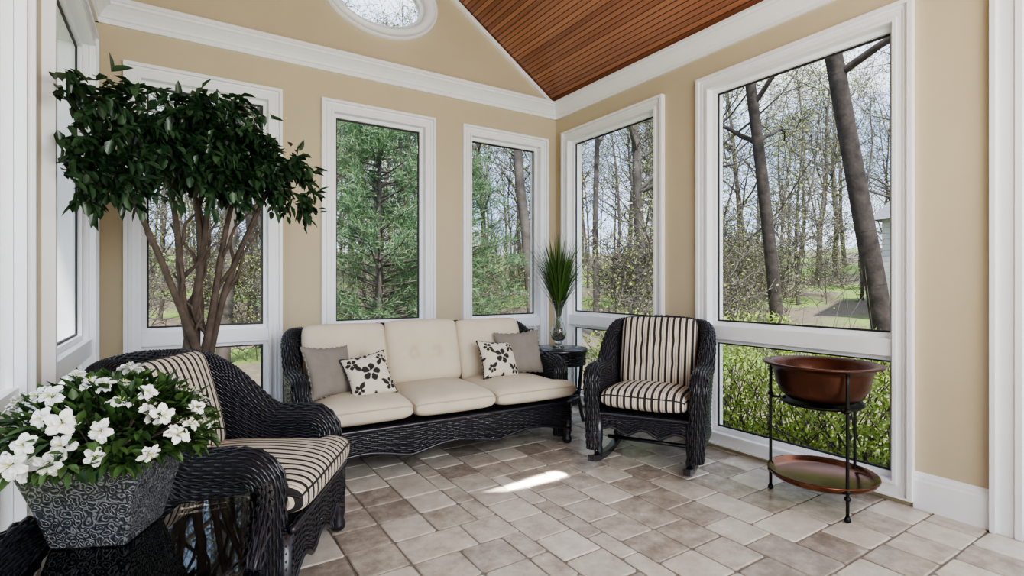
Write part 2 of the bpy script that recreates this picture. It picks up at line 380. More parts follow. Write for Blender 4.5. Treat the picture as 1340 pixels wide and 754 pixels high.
# floor: slab + individual tumbled tiles in a mixed-size pattern
b=MB(); b.box(XL-.15,XR+.15,YF,YB+.15,-.35,-.006,0)
V=[];F=[]
U=.112
nx=int((XR-XL)/U)+2; ny=int((YB-YF)/U)+2
occ=np.zeros((nx,ny),bool); tiles=[]
rt=random.Random(19)
for jy in range(ny):
    for ix in range(nx):
        if occ[ix,jy]: continue
        opts=[(2,2)]*16+[(3,2)]*3+[(2,3)]*2
        rt.shuffle(opts); opts+= [(2,2),(2,1),(1,2),(1,1)]
        for (w_,h_) in opts:
            if ix+w_<=nx and jy+h_<=ny and not occ[ix:ix+w_,jy:jy+h_].any():
                occ[ix:ix+w_,jy:jy+h_]=True; tiles.append((XL-.05+ix*U,YF-.03+jy*U,XL-.05+(ix+w_)*U,YF-.03+(jy+h_)*U)); break
for (x,y,x1,y1) in tiles:
    a0=max(x,XL)+.004; a1=min(x1,XR)-.004; b0=max(y,YF)+.004; b1=min(y1,YB)-.004
    if a1-a0<.02 or b1-b0<.02: continue
    j=lambda:random.uniform(-.003,.003); e=.005; z=random.uniform(-.0008,.0008)
    o=len(V); q=[(a0+j(),b0+j()),(a1+j(),b0+j()),(a1+j(),b1+j()),(a0+j(),b1+j())]
    poly8=[]
    for i in range(4):
        p=q[i]; pn=q[(i+1)%4]; pp=q[i-1]; ch=random.uniform(.005,.014)
        for o2 in (pp,pn):
            dx,dy=o2[0]-p[0],o2[1]-p[1]; l=math.hypot(dx,dy); poly8.append((p[0]+dx/l*ch,p[1]+dy/l*ch))
    mx=sum(p[0] for p in q)/4; my=sum(p[1] for p in q)/4
    V+=[(p[0],p[1],-.009) for p in poly8]
    V+=[(p[0],p[1],z-.003) for p in poly8]
    V+=[(p[0]+e*np.sign(mx-p[0]),p[1]+e*np.sign(my-p[1]),z) for p in poly8]
    F.append(tuple(o+16+i for i in range(8)))
    for s_ in (0,8):
        for i in range(8): F.append((o+s_+i,o+s_+(i+1)%8,o+s_+8+(i+1)%8,o+s_+8+i))
b.add(V,F,1); b.obj('floor',[M_grout,M_tile])

# ------------------------------------------------------------ weave
class NB:
    def __init__(s): s.V=[];s.Q=[];s.M=[];s.n=0
    def add(s,V,Q,m):
        s.V.append(V.reshape(-1,3)); s.Q.append(Q.reshape(-1,4)+s.n); s.M.append(np.full(len(Q.reshape(-1,4)),m)); s.n+=len(s.V[-1])
    def grid(s,P,m,closed=False):
        R,C=P.shape[:2]; I=np.arange(R*C).reshape(R,C)
        if closed: I=np.vstack([I,I[:1]])
        Q=np.stack([I[:-1,:-1],I[:-1,1:],I[1:,1:],I[1:,:-1]],-1); s.add(P,Q,m)
    def weave(s,P,closed=False,amp=.0042,rn=.0035,rb=.0052,K=5,back=.004):
        """P (rows, cols): strands run along cols; 2 samples per crossing"""
        gu=np.gradient(P,axis=1)
        if closed: gv=(np.roll(P,-1,0)-np.roll(P,1,0))
        else: gv=np.gradient(P,axis=0)
        N=np.cross(gu,gv); N/=np.linalg.norm(N,axis=2,keepdims=True)+1e-9
        T=gu/(np.linalg.norm(gu,axis=2,keepdims=True)+1e-9); B=np.cross(N,T)
        R,C=P.shape[:2]; i=np.arange(C)[None,:]; j=np.arange(R)[:,None]
        off=amp*np.cos(np.pi*i/2+np.pi*j)
        P2=P+N*off[...,None]
        ph=2*np.pi*np.arange(K)/K
        RV=P2[:,:,None,:]+B[:,:,None,:]*(rb*np.cos(ph))[None,None,:,None]+N[:,:,None,:]*(rn*np.sin(ph))[None,None,:,None]
        I=np.arange(R*C*K).reshape(R,C,K); J=np.roll(I,-1,2)
        Q=np.stack([I[:,:-1],J[:,:-1],J[:,1:],I[:,1:]],-1); s.add(RV,Q,0)
        if back is not None: s.grid(P-N*0,1,closed)
    def obj(s,name,mats,parent=None,loc=None,rot=None):
        me=np_mesh(name,np.concatenate(s.V),np.concatenate(s.Q),np.concatenate(s.M)); return finish(me,name,mats,parent,loc,rot)
def sstep(t): t=np.clip(t,0,1); return t*t*(3-2*t)
def resample(P,step):
    P=np.asarray(P,float); d=np.r_[0,np.cumsum(np.linalg.norm(np.diff(P,axis=0),axis=1))]; n=max(4,int(d[-1]/step)); t=np.linspace(0,d[-1],n)
    return np.stack([np.interp(t,d,P[:,k]) for k in range(P.shape[1])],1)
def tube_surface(C3,N3,r,nj):
    T=np.gradient(C3,axis=0); T/=np.linalg.norm(T,axis=1,keepdims=True)
    N=N3-T*np.sum(N3*T,1,keepdims=True); N/=np.linalg.norm(N,axis=1,keepdims=True); B=np.cross(T,N)
    a=2*np.pi*np.arange(nj)/nj
    return C3[None]+r[None,:,None]*(np.cos(a)[:,None,None]*N[None]+np.sin(a)[:,None,None]*B[None])

def wicker_seat(name,loc,phi,W,D,R,armH,backH,z0=.09,seatz=.33,lean=.10,rowsp=.013,ribsp=.032,arm_set=0,crest=.03,rra=.055,rrb=.042,ya=None,feet=True,front_floor=.03):
    root=empty(name,loc,phi); nb=NB(); front=-D/2+arm_set
    pl=[(-W/2,front),(-W/2,D/2-R)]+[(-W/2+R-R*math.cos(a),D/2-R+R*math.sin(a)) for a in np.linspace(.05,math.pi/2,16)]
    pl+= [(-x,y) for x,y in pl[::-1]]
    pl=resample(pl,ribsp/2); tan=np.gradient(pl,axis=0); tan/=np.linalg.norm(tan,axis=1,keepdims=True); out=np.stack([-tan[:,1],tan[:,0]],1)
    if ya is None: ya=front+.32*D
    tr=sstep((pl[:,1]-ya)/(D/2-.35*R-ya))
    h=armH-rra+(backH-rrb-armH+rra)*tr+crest*tr*(np.cos(np.pi*pl[:,0]/W)-.2)
    def S(z,o):
        v=np.clip((z-z0)/(armH-z0),0,1.3)
        sh=lean*tr*np.clip((z-seatz)/(backH-seatz),0,1.2)
        ox=o+.03*v**2*(1-tr*.6)
        return np.stack([pl[:,0]+out[:,0]*ox,pl[:,1]+out[:,1]*ox+sh,z*np.ones(len(pl))],-1)
    rows=int((backH*.8)/rowsp)
    v=np.linspace(0,1,rows)[:,None]
    Po=S(z0+v*(h[None]-z0),.045); nb.weave(Po[::-1])
    zs=seatz-.04; v=np.linspace(0,1,int(rows*.75))[:,None]
    Pi=S(zs+v*(h[None]-zs),-.045); nb.weave(Pi)
    top=S(h,0.0); br=.085
    keep=pl[:,1]>front+br
    first=np.argmax(keep); last=len(keep)-1-np.argmax(keep[::-1])
    mid=top[first:last+1]; omid=np.c_[out[first:last+1],np.zeros(last-first+1)]
    def post(sign,P0):
        x=P0[0]; zt=P0[2]; pts=[(x-sign*.02*(1-z_/zt),front,z_) for z_ in np.linspace(front_floor,zt-br,14)]
        pts+= [(x,front+br-br*math.cos(a),zt-br+br*math.sin(a)) for a in np.linspace(.15,math.pi/2-.1,6)]
        return np.array(pts)
    pL=post(-1,mid[0]); pR=post(1,mid[-1])[::-1]
    C3=np.vstack([pL,mid,pR]); N3=np.vstack([np.tile([-1,0,0],(len(pL),1)),omid,np.tile([1,0,0],(len(pR),1))])
    rad=np.r_[np.linspace(rra*.8,rra,len(pL)),rra+(rrb-rra)*tr[first:last+1],np.linspace(rra,rra*.8,len(pR))]
    A=resample(np.c_[C3,N3,rad],ribsp/2)
    nb.weave(tube_surface(A[:,:3],A[:,3:6],A[:,6],int(2*math.pi*rra/rowsp*1.05)//2*2),closed=True)
    fy=-D/2+(.0 if arm_set else .01); x=np.linspace(-W/2-.02,W/2+.02,int((W+.04)/(ribsp/2)))
    xn=np.abs(x)/(W/2); zb=z0+.03+.05*np.abs(np.sin(np.pi*(1-xn)*1.5))**1.3*np.where(xn<1,1,0)
    v=np.linspace(0,1,int((seatz-z0)/rowsp)+1)[:,None]
    Z=zb[None]+v*(seatz-zb[None]); Pf=np.stack([np.tile(x,(len(v),1)),np.full_like(Z,fy)-.012*np.sin(np.pi*v),Z],-1)
    nb.weave(Pf)
    if arm_set:
        for sg in (-1,1):
            y=np.linspace(-D/2,front,max(5,int(arm_set/(ribsp/2)))); v=np.linspace(0,1,int((seatz-z0)/rowsp)+1)[:,None]
            Z=z0+v*(seatz-z0)*np.ones((1,len(y))); nb.weave(np.stack([np.full_like(Z,sg*(W/2+.035)),np.tile(y,(len(v),1)),Z],-1))
    nb.obj('woven_body',[M_black,M_back],root)
    m=MB(); m.box(-W/2-.02,W/2+.02,-D/2+.02,D/2-.0,seatz-.06,seatz-.005,0)
    m.tube([(xx,fy-.012,seatz-.008) for xx in np.linspace(-W/2-.03,W/2+.03,30)],.014,8,1)
    m.tube([(xx,fy-.006,zz) for xx,zz in zip(x[::2],zb[::2])],.011,6,1)
    ring=S(np.full(len(pl),z0),.045); m.tube([tuple(p) for p in ring[::3]],.013,6,1)
    if feet:
        for sx in (-1,1):
            m.lathe([(.022,0),(.028,.01),(.03,.035),(.022,.06),(.026,.12),(.026,z0+.06)],(sx*(W/2-.0),D/2-.08,0),12,1,True,True)
            m.lathe([(.024,0),(.034,.012),(.036,.035),(.026,.055),(.034,.09),(.034,seatz-.02)],(sx*(W/2+(.0 if not arm_set else .01)),-D/2+(.0 if not arm_set else .02),0),14,1,True,True)
    m.obj('frame',[M_back,M_black],root)
    return root

# ------------------------------------------------------------ cushions
def fabric_wr(X,Y,seed,k=1.0):
    r=np.random.default_rng(seed); z=0
    for _ in range(7):
        a=r.uniform(0,6.28); f=r.uniform(8,22)*k; z=z+np.sin((X*np.cos(a)+Y*np.sin(a))*f+r.uniform(0,6.28))
    return z/7
def cushion(name,w,d,t,mats,parent,loc,rot,dimples=(),seed=1,tee=0,pipe=True,puff=.22,wr=.003):
    n=44; a=np.sin(np.linspace(-math.pi/2,math.pi/2,n)); X,Y=np.meshgrid(a,a,indexing='ij')
    prof=(np.clip((1-np.abs(X)**9)*(1-np.abs(Y)**9),0,1))**.33
    xx=X*w/2*(1-.05*np.abs(Y)**6); yy=Y*d/2*(1-.05*np.abs(X)**6)
    if tee: 
        fr=sstep((-Y-.62)/.12)
        xx=xx+(np.sign(X)*.07*fr*sstep((np.abs(X)-.2)/.8) if tee==2 else tee*.10*fr*sstep((X*np.sign(tee)-0.2)/.8))
    zt=t/2*prof*(.82+puff*(1-X**2)*(1-Y**2)*1.3)
    wz=fabric_wr(xx,yy,seed)*wr*prof
    dm=0
    for (u,v,dep,s) in dimples: dm=dm+dep*np.exp(-((xx-u)**2+(yy-v)**2)/(2*s*s))
    top=np.stack([xx,yy,zt+wz-dm*prof],-1); bot=np.stack([xx,yy,-zt*.8],-1)
    bot[0]=top[0];bot[-1]=top[-1];bot[:,0]=top[:,0];bot[:,-1]=top[:,-1]
    nb=NB(); nb.grid(np.transpose(top,(1,0,2)),0); nb.grid(bot,0)
    V=np.concatenate(nb.V); Q=np.concatenate(nb.Q); me=np_mesh(name,V,Q,None)
    import bmesh
    bm=bmesh.new(); bm.from_mesh(me); bmesh.ops.remove_doubles(bm,verts=bm.verts,dist=1e-5); bmesh.ops.recalc_face_normals(bm,faces=bm.faces); bm.to_mesh(me); bm.free()
    ob=finish(me,name,[mats[0]],parent,loc,rot)
    if pipe:
        k=n-3
        loop=[(i,2) for i in range(2,k)]+[(k,j) for j in range(2,k)]+[(i,k) for i in range(k,2,-1)]+[(2,j) for j in range(k,2,-1)]
        m=MB(); m.tube([tuple(top[i,j]+np.array([0,0,.001])) for i,j in loop],.0045,6,0,closed=True); m.obj(name+'_piping',[mats[1]],ob)
    return ob
def throw_pillow(name,w,h,t,mat,parent,loc,rot,floral=False,seed=3,trim=M_taupe):
    n=100 if floral else 40
    a=np.sin(np.linspace(-math.pi/2,math.pi/2,n)*.999); X,Y=np.meshgrid(a,a,indexing='ij')
    prof=np.clip((1-X**2)*(1-Y**2),0,1)**.42
    xx=X*w/2*(1-.10*(1-Y**2)); yy=Y*h/2*(1-.10*(1-X**2))
    wz=fabric_wr(xx,yy,seed,1.4)*.006*prof
    top=np.stack([xx,yy,t/2*prof+wz],-1); bot=np.stack([xx,yy,-t/2*prof],-1)
    nb=NB(); nb.grid(np.transpose(top,(1,0,2)),0); nb.grid(bot,0)
    V=np.concatenate(nb.V); me=np_mesh(name,V,np.concatenate(nb.Q))
    if floral:
        x,y=V[:,0],V[:,1]; dark=np.zeros(len(V),bool)
        fl=[(.0,.01,.062),(-.10,.09,.036),(.11,-.09,.04),(.10,.10,.03),(-.10,-.085,.032)]
        for (fx,fy,R_) in fl:
            dx,dy=x-fx,y-fy; rr=np.hypot(dx,dy); th=np.arctan2(dy,dx)+fx*20
            pet=R_*(.62+.38*np.abs(np.cos(2.5*th))); inner=(rr<R_*.2)|((np.abs(np.sin(2.5*th))>.96)&(rr<R_*.7))
            dark|=(rr<pet)&~inner
        for (fx,fy,an,L) in [(-.05,.03,2.2,.07),(.06,.04,.9,.06),(.05,-.05,-.8,.07),(-.06,-.04,3.9,.06),(.0,.11,1.2,.05),(0,-.11,4.6,.05),(-.13,0,3.3,.05),(.14,.01,.2,.05),(-.03,.12,2.6,.04),(.13,.055,1.9,.04),(-.13,-.13,4,.05)]:
            dx,dy=x-fx,y-fy; u=dx*math.cos(an)+dy*math.sin(an); v=-dx*math.sin(an)+dy*math.cos(an)-.25*u*(1-u/L)
            dark|=(u>0)&(u<L)&(np.abs(v)<.014*np.sin(np.pi*np.clip(u/L,0,1)))
        col=np.ones((len(V),4),np.float32); col[:,:3]=(.66,.61,.50); col[dark,:3]=(.025,.02,.018)
        ca=me.color_attributes.new('Col','FLOAT_COLOR','POINT'); ca.data.foreach_set('color',col.ravel())
    ob=finish(me,name,[mat],parent,loc,rot)
    m=MB(); k=n-1; st=1 if n<60 else 2
    loop=[(i,0) for i in range(0,k,st)]+[(k,j) for j in range(0,k,st)]+[(i,k) for i in range(k,0,-st)]+[(0,j) for j in range(k,0,-st)]
    pts=[];rad=[]
    for q,(i,j) in enumerate(loop):
        p=top[i,j].copy(); p[2]=0; l=np.linalg.norm(p[:2])+1e-6; p[:2]*=1+.006*math.sin(q*1.9)/l; pts.append(tuple(p)); rad.append(.0055+.002*math.sin(q*2.3))
    m.tube(pts,rad,6,0,closed=True); m.obj(name+'_trim',[trim],ob)
    return ob

# ------------------------------------------------------------ sofa
PHS=math.radians(-2.5)
SOFA=wicker_seat('wicker_sofa',(1.585,3.505,0),PHS,1.84,.76,.16,.645,.885,lean=.10,rowsp=.017,ribsp=.045,arm_set=.12,crest=.012,ya=.02,seatz=.32)
cw=.59
for i,xc in enumerate((-cw,0,cw)):
    cushion('seat_cushion_%d'%(i+1),cw+.005,.70,.17,(M_cream,M_pipe),SOFA,(xc,-.085,.405),(0,0,0),seed=10+i,tee=(-1 if i==0 else (1 if i==2 else 0)),puff=.25)
    cushion('back_cushion_%d'%(i+1),cw-.01,.48,.20,(M_cream,M_pipe),SOFA,(xc*.975,.245,.675+(.012 if i==1 else 0)),(math.radians(74),0,0),
            dimples=[(-.09,-.02,.05,.024),(.09,-.02,.05,.024),(0,-.02,.028,.08),(-.09,-.10,.012,.03),(.09,-.10,.012,.03)],seed=20+i,wr=.008)
throw_pillow('pillow_plain_1',.36,.34,.13,M_taupe,SOFA,(-.74,-.06,.635),(math.radians(66),math.radians(4),math.radians(28)),seed=31)
throw_pillow('pillow_floral_1',.30,.30,.13,M_floral,SOFA,(-.51,-.13,.595),(math.radians(62),math.radians(-8),math.radians(8)),True,seed=32,trim=M_black)
throw_pillow('pillow_floral_2',.33,.30,.13,M_floral,SOFA,(.52,-.02,.615),(math.radians(62),math.radians(5),math.radians(6)),True,seed=33,trim=M_black)
throw_pillow('pillow_plain_2',.37,.35,.13,M_taupe,SOFA,(.74,.03,.65),(math.radians(68),math.radians(-3),math.radians(-16)),seed=34)

# ------------------------------------------------------------ armchair
CH=wicker_seat('wicker_armchair',(.205,2.485,0),math.radians(60),.66,.72,.22,.615,.885,lean=.04,rowsp=.0135,ribsp=.036,crest=.03,rra=.062,ya=-.06,arm_set=.07)
cushion('seat_cushion',.55,.69,.17,(M_stripe,M_gasket),CH,(0,-.07,.41),(0,0,0),seed=41,puff=.3,tee=2)
cushion('back_cushion',.50,.46,.16,(M_stripe,M_gasket),CH,(0,.235,.67),(math.radians(76),0,0),seed=42,dimples=[(-.08,0,.02,.02),(.08,0,.02,.02)])

# ------------------------------------------------------------ rocking chair
RK=wicker_seat('wicker_rocking_chair',(2.785,2.525,0),math.radians(-59.3),.64,.60,.15,.665,.935,z0=.18,seatz=.35,lean=.09,rowsp=.0155,ribsp=.04,crest=.03,rra=.055,ya=-.02,feet=False,front_floor=.10)
cushion('seat_cushion',.56,.58,.16,(M_stripe,M_gasket),RK,(0,-.06,.43),(math.radians(-3),0,0),seed=51,puff=.3)
cushion('back_cushion',.54,.52,.16,(M_stripe,M_gasket),RK,(0,.225,.70),(math.radians(76),0,0),seed=52,dimples=[(-.12,.08,.035,.025),(.12,.08,.035,.025),(0,.08,.035,.025),(-.12,-.08,.03,.025),(.12,-.08,.03,.025),(0,-.08,.03,.025)])
m=MB()
for sx in (-1,1):
    V=[];F=[];ys=np.linspace(-.46,.40,24)
    for y in ys:
        zb=.30*(y+.02)**2+.002+ (.9*max(0,abs(y+.02)-.36)**2)
        for (dx,dz) in ((-.02,0),(.02,0),(.02,.04),(-.02,.04)): V.append((sx*.295+dx,y,zb+dz))
    for i in range(len(ys)-1):
        for j in range(4): F.append((4*i+j,4*i+(j+1)%4,4*i+4+(j+1)%4,4*i+4+j))
    F+=[(0,1,2,3),tuple(4*(len(ys)-1)+j for j in (3,2,1,0))]
    m.add(V,F,0,False)
    for y in (-.29,.20):
        zb=.30*(y+.02)**2+.03
        m.lathe([(.026,zb),(.032,zb+.04),(.024,zb+.07),(.03,zb+.12),(.03,.34)],(sx*.295,y,0),14,0,True,True)
m.tube([(-.295,-.05,.12),(.295,-.05,.12)],.014,8)
m.obj('rockers',[M_black],RK)

# ------------------------------------------------------------ copper stand with bowl
ST=empty('copper_bowl_stand',(3.0,1.5,0))
m=MB()
for a in (105,232,348):
    ca,sa=math.cos(math.radians(a)),math.sin(math.radians(a)); r=.262
    m.tube([(r*ca,r*sa,z) for z in np.linspace(.03,.75,12)],.0085,8)
    m.lathe([(.004,0),(.016,.008),(.014,.022),(.007,.035)],(r*ca,r*sa,0),12,0,True,True)
    for z in (.12,.155,.56): m.lathe([(.009,-.012),(.015,-.006),(.017,0),(.015,.006),(.009,.012)],(r*ca,r*sa,z),12,0)
    m.tube([(r*ca,r*sa,.545),(.18*ca,.18*sa,.55)],.007,6)
    m.lathe([(.009,0),(.014,.008),(.006,.02),(.002,.026)],(r*ca,r*sa,.745),10,0)
m.lathe([(.0,.533),(.17,.535),(.195,.541),(.205,.553),(.20,.557),(.19,.547),(.16,.542),(0,.540)],(0,0,0),48,0)
m.lathe([(.05,.541),(.06,.55),(.05,.57)],(0,0,0),24,0)
m.obj('stand_frame',[M_iron],ST)
m=MB(); m.lathe([(0,.555),(.10,.557),(.165,.568),(.20,.595),(.226,.65),(.240,.72),(.254,.748),(.290,.758),(.294,.764),(.290,.769),(.254,.766),(.238,.745),(.218,.69),(.185,.615),(.14,.58),(0,.57)],(0,0,0),64,0)
m.obj('bowl',[M_copper],ST)
m=MB(); m.lathe([(0,.140),(.22,.141),(.245,.150),(.262,.170),(.270,.172),(.272,.166),(.255,.140),(.235,.130),(0,.129)],(0,0,0),64,0); m.obj('tray',[M_copperin],ST)

# ------------------------------------------------------------ corner side table, vase
TB=empty('wicker_side_table',(2.86,3.66,0)); nb=NB()
th=np.linspace(0,2*math.pi,90)
def cyl(r0,r1,z0,z1,rows):
    v=np.linspace(0,1,rows)[:,None]; r=r0+(r1-r0)*v; z=z0+(z1-z0)*v
    return np.stack([r*np.cos(th)[None],r*np.sin(th)[None],z*np.ones((1,len(th)))],-1)
nb.weave(cyl(.225,.225,.50,.625,9)); nb.weave(cyl(.17,.17,.16,.24,6)); nb.obj('woven_apron',[M_black,M_back],TB)
m=MB(); m.lathe([(0,.60),(.235,.60),(.245,.61),(.245,.632),(.235,.64),(0,.64)],n=48); m.lathe([(0,.20),(.175,.20),(.18,.21),(.175,.22),(0,.22)],n=40)
for a in (45,135,225,315):
    ca,sa=math.cos(math.radians(a)),math.sin(math.radians(a))
    m.tube([(.20*ca,.20*sa,.60),(.185*ca,.185*sa,.4),(.165*ca,.165*sa,.22),(.19*ca,.19*sa,.08),(.21*ca,.21*sa,0)],.016,8)
m.obj('table_frame',[M_black],TB)
VZ=empty('vase_with_grass',(2.83,3.64,.64))
mg=bpy.data.materials.new('clear_glass'); mg.use_nodes=True; bb_=mg.node_tree.nodes['Principled BSDF']; bb_.inputs['Transmission Weight'].default_value=.95; bb_.inputs['Roughness'].default_value=.02; bb_.inputs['Base Color'].default_value=(.75,.8,.78,1)
m=MB(); m.lathe([(0,0),(.05,0),(.055,.008),(.03,.03),(.028,.05),(.055,.08),(.072,.12),(.066,.17),(.04,.22),(.028,.27),(.034,.33),(.052,.39),(.06,.42),(.057,.42),(.048,.39),(.03,.33),(.024,.27),(.036,.22),(.061,.17),(.067,.12),(.05,.085),(0,.065)],n=40)
m.obj('glass_vase',[mg],VZ)
m=MB(); r_=random.Random(4)
for i in range(60):
    z=r_.uniform(.085,.17); rr=r_.uniform(0,.05 if z<.15 else .035); a=r_.uniform(0,6.28); s_=r_.uniform(.009,.014)
    m.lathe([(.001,-s_),(s_*.8,-s_*.6),(s_,0),(s_*.8,s_*.6),(.001,s_)],(rr*math.cos(a),rr*math.sin(a),z),8,i%2)
m.obj('vase_pebbles',[M_terra,M_copperin],VZ)
def blades(N,zbase,hmin,hmax,spread,seed,w=.005):
    r=np.random.default_rng(seed); V=[];Q=[];o=0;K=8
    for i in range(N):
        a=r.uniform(0,6.28); rr=r.uniform(0,.018); H=r.uniform(hmin,hmax); sp=spread*r.random()**.7*(.6+.5*H/hmax)
        t=np.linspace(0,1,K); t0=.34; tt=np.clip((t-t0)/(1-t0),0,1); rad=rr+sp*tt**1.15; zz=zbase+H*(t-.12*t**3*sp/spread)
        side=np.array([-math.sin(a),math.cos(a),0]); c=np.stack([rad*math.cos(a),rad*math.sin(a),zz],1); ww=(w*(1-t**2.5)+.0004)[:,None]
        V.append(np.stack([c-side*ww,c+side*ww],1).reshape(-1,3)); I=np.arange(K-1)*2+o; Q.append(np.stack([I,I+1,I+3,I+2],1)); o+=2*K
    return np.concatenate(V),np.concatenate(Q)
V,Q=blades(440,.10,.56,.95,.31,5,.0055); finish(np_mesh('grass_blades',V,Q),'grass_blades',[M_grassbl],VZ)

# ------------------------------------------------------------ leaf helper
def leaf_arrays(C,Dr,Up,L,W,fold=.25,droop=.15):
    Dr=Dr/np.linalg.norm(Dr,axis=1,keepdims=True); S=np.cross(Dr,Up); S/=np.linalg.norm(S,axis=1,keepdims=True)+1e-9; U=np.cross(S,Dr)
    L=L[:,None];W=W[:,None]
    b=C; l1=C+Dr*L*.33+S*W*.5+U*W*fold; r1=C+Dr*L*.33-S*W*.5+U*W*fold
    l2=C+Dr*L*.68+S*W*.4+U*(W*fold*.7-L*droop*.4); r2=C+Dr*L*.68-S*W*.4+U*(W*fold*.7-L*droop*.4); t=C+Dr*L-U*L*droop
    V=np.stack([b,l1,l2,t,r2,r1],1).reshape(-1,3); o=(np.arange(len(C))*6)[:,None]
    Q=np.concatenate([o+np.array([[0,1,2,3]]),o+np.array([[0,3,4,5]])],0); return V,Q
def randdir(r,n,zb=0):
    d=r.normal(size=(n,3)); d[:,2]+=zb; return d/np.linalg.norm(d,axis=1,keepdims=True)

# ------------------------------------------------------------ ficus tree
FT=empty('potted_ficus_tree',(.10,3.38,0))
o=np.array([.10,3.38,0])
m=MB(); m.lathe([(0,0),(.13,0),(.14,.02),(.155,.26),(.168,.27),(.168,.30),(.15,.30),(.148,.27)],n=32); m.obj('pot',[M_terra],FT)
m=MB(); m.lathe([(.149,.272),(.07,.285),(.001,.288)],n=24); m.obj('soil',[M_soil],FT)
def curve(p0,p1,bend,n=14,seed=0):
    p0=Vector(p0);p1=Vector(p1);bd=Vector(bend); out_=[]
    for i in range(n):
        t=i/(n-1); w=math.sin(math.pi*t); out_.append(p0.lerp(p1,t)+bd*w+Vector((math.sin(t*7+seed)*.018,math.cos(t*6+seed*2)*.018,0))*w)
    return out_
clusters=[(-.31,2.70,1.97,.11),(-.28,2.76,1.78,.14),(-.30,2.72,1.60,.11),(-.13,2.83,1.86,.18),(.00,2.95,1.78,.16),(.07,3.05,1.93,.22),(.22,3.10,1.99,.19),(.31,3.13,1.80,.20),(.47,3.13,1.80,.17),(.12,3.00,2.04,.14),(.42,3.12,1.92,.15),(.14,3.3,1.9,.2),(-.12,3.0,1.98,.13),(.57,3.15,1.68,.11),(.2,2.98,1.72,.13),(-.20,2.80,1.62,.09)]
m=MB(); brs=[]
targets=[((-.32,-.42,1.72),(.13,.07,-.10)),((-.14,-.30,1.78),(.02,0,0)),((-.03,-.18,1.82),(.04,0,0)),((.08,-.2,1.85),(-.04,.02,0)),((.20,-.16,1.80),(-.05,0,-.08)),((.36,-.18,1.78),(-.13,.05,-.14))]
for i,(t_,bd) in enumerate(targets):
    a=i*1.05; p0=(.045*math.cos(a),.045*math.sin(a),.27); pts=curve(p0,t_,Vector(bd)+Vector((.02*math.sin(a*3),0,0)),20,i)
    m.tube(pts,[.030*(1-.66*k_/19) for k_ in range(20)],8); brs.append(pts)
    for q in (9,12,14,17):
        p=pts[q]; r_=random.Random(i*10+q); e=p+Vector((r_.uniform(-.16,.2),r_.uniform(-.16,.12),r_.uniform(.2,.4)))
        m.tube(curve(p,e,(0,0,.02),7,q),[.011*(1-.6*k_/6) for k_ in range(7)],6)
for (x,y,z,r) in clusters:
    c=Vector((x-o[0],y-o[1],z)); best=min((p for pts in brs for p in pts[10:]),key=lambda p:(p-c).length)
    m.tube(curve(best,c,(0,0,.02),8,3),[.009*(1-.6*k_/7) for k_ in range(8)],6)
m.obj('trunks',[M_bark],FT)
r=np.random.default_rng(21); Cs=[];Ds=[]
for (x,y,z,rad) in clusters:
    ns=max(14,int(1180*rad**2)); sd=randdir(r,ns); sc=np.array([x,y,z])+sd*(rad*(r.random(ns)**.45)*np.where(r.random(ns)<.2,1.25,1))[:,None]*np.array([1.05,1.05,.85])
    for q in range(ns):
        n=10; t=r.random(n)[:,None]; ax=sd[q]*.8+randdir(r,1)[0]*.6; ax[2]-=.25; ax/=np.linalg.norm(ax)
        P=sc[q]+ax*(t-.4)*.13+r.normal(size=(n,3))*.008; dd=ax*.7+randdir(r,n)*.75; dd[:,2]-=.3; Cs.append(P);Ds.append(dd)
C=np.concatenate(Cs);Dd=np.concatenate(Ds); k_=C[:,0]>XL+.05; C=C[k_];Dd=Dd[k_]
Dd[:,0]=np.where(C[:,0]<XL+.11,np.abs(Dd[:,0]),Dd[:,0])
n=len(C); V,Q=leaf_arrays(C-o,Dd,np.tile([0,0,1.],(n,1))+randdir(r,n)*.4,r.uniform(.05,.078,n),r.uniform(.025,.036,n),.2,.2)
finish(np_mesh('foliage',V,Q),'foliage',[M_leafF],FT)

# ------------------------------------------------------------ foreground wicker table with tray ends
TW=empty('wicker_tray_table',(-.06,1.60,0),math.radians(-8))
nb=NB(); a_,b_=.235,.27; zt=.535
def rim(z,r,sx,sy):
    t=np.linspace(0,2*math.pi,150); c=np.stack([sx*np.sign(np.cos(t))*np.abs(np.cos(t))**.5,sy*np.sign(np.sin(t))*np.abs(np.sin(t))**.5,np.full_like(t,z)],1)
    c=resample(c,.016); nn=c.copy(); nn[:,2]=0; nn/=np.linalg.norm(nn,axis=1,keepdims=True)
    return tube_surface(c,nn,np.full(len(c),r),int(2*math.pi*r/.012)//2*2)
nb.weave(rim(zt-.01,.020,a_,b_),closed=True); nb.weave(rim(.16,.016,a_-.02,b_-.02),closed=True)
for sg in (1,-1):
    y=np.linspace(-.235,.235,int(.47/.015)); top=zt+.075*(1-(np.abs(y)/.235)**2.6)
    v=np.linspace(0,1,12)[:,None]; z=zt-.05+v*(top[None]-zt+.05)
    x=sg*(a_+.0+.035*((z-zt+.05)/.125)**1.5)
    P=np.stack([x,np.tile(y,(12,1)),z],-1); nb.weave(P)
    c=P[-1]; c=resample(c,.016); nb.weave(tube_surface(c,np.tile([sg*1.,0,.01],(len(c),1)),np.full(len(c),.016),10),closed=True)
for sg in (1,-1):
    x=np.linspace(-.21,.21,28); v=np.linspace(0,1,7)[:,None]; zb=zt-.08+.03*np.cos(x/.21*math.pi/2)
    z=zb[None]+v*(zt-.01-zb[None]); nb.weave(np.stack([np.tile(x,(7,1)),np.full_like(z,sg*(b_-.0)),z],-1))
nb.obj('woven_rims',[M_black,M_back],TW)
m=MB()
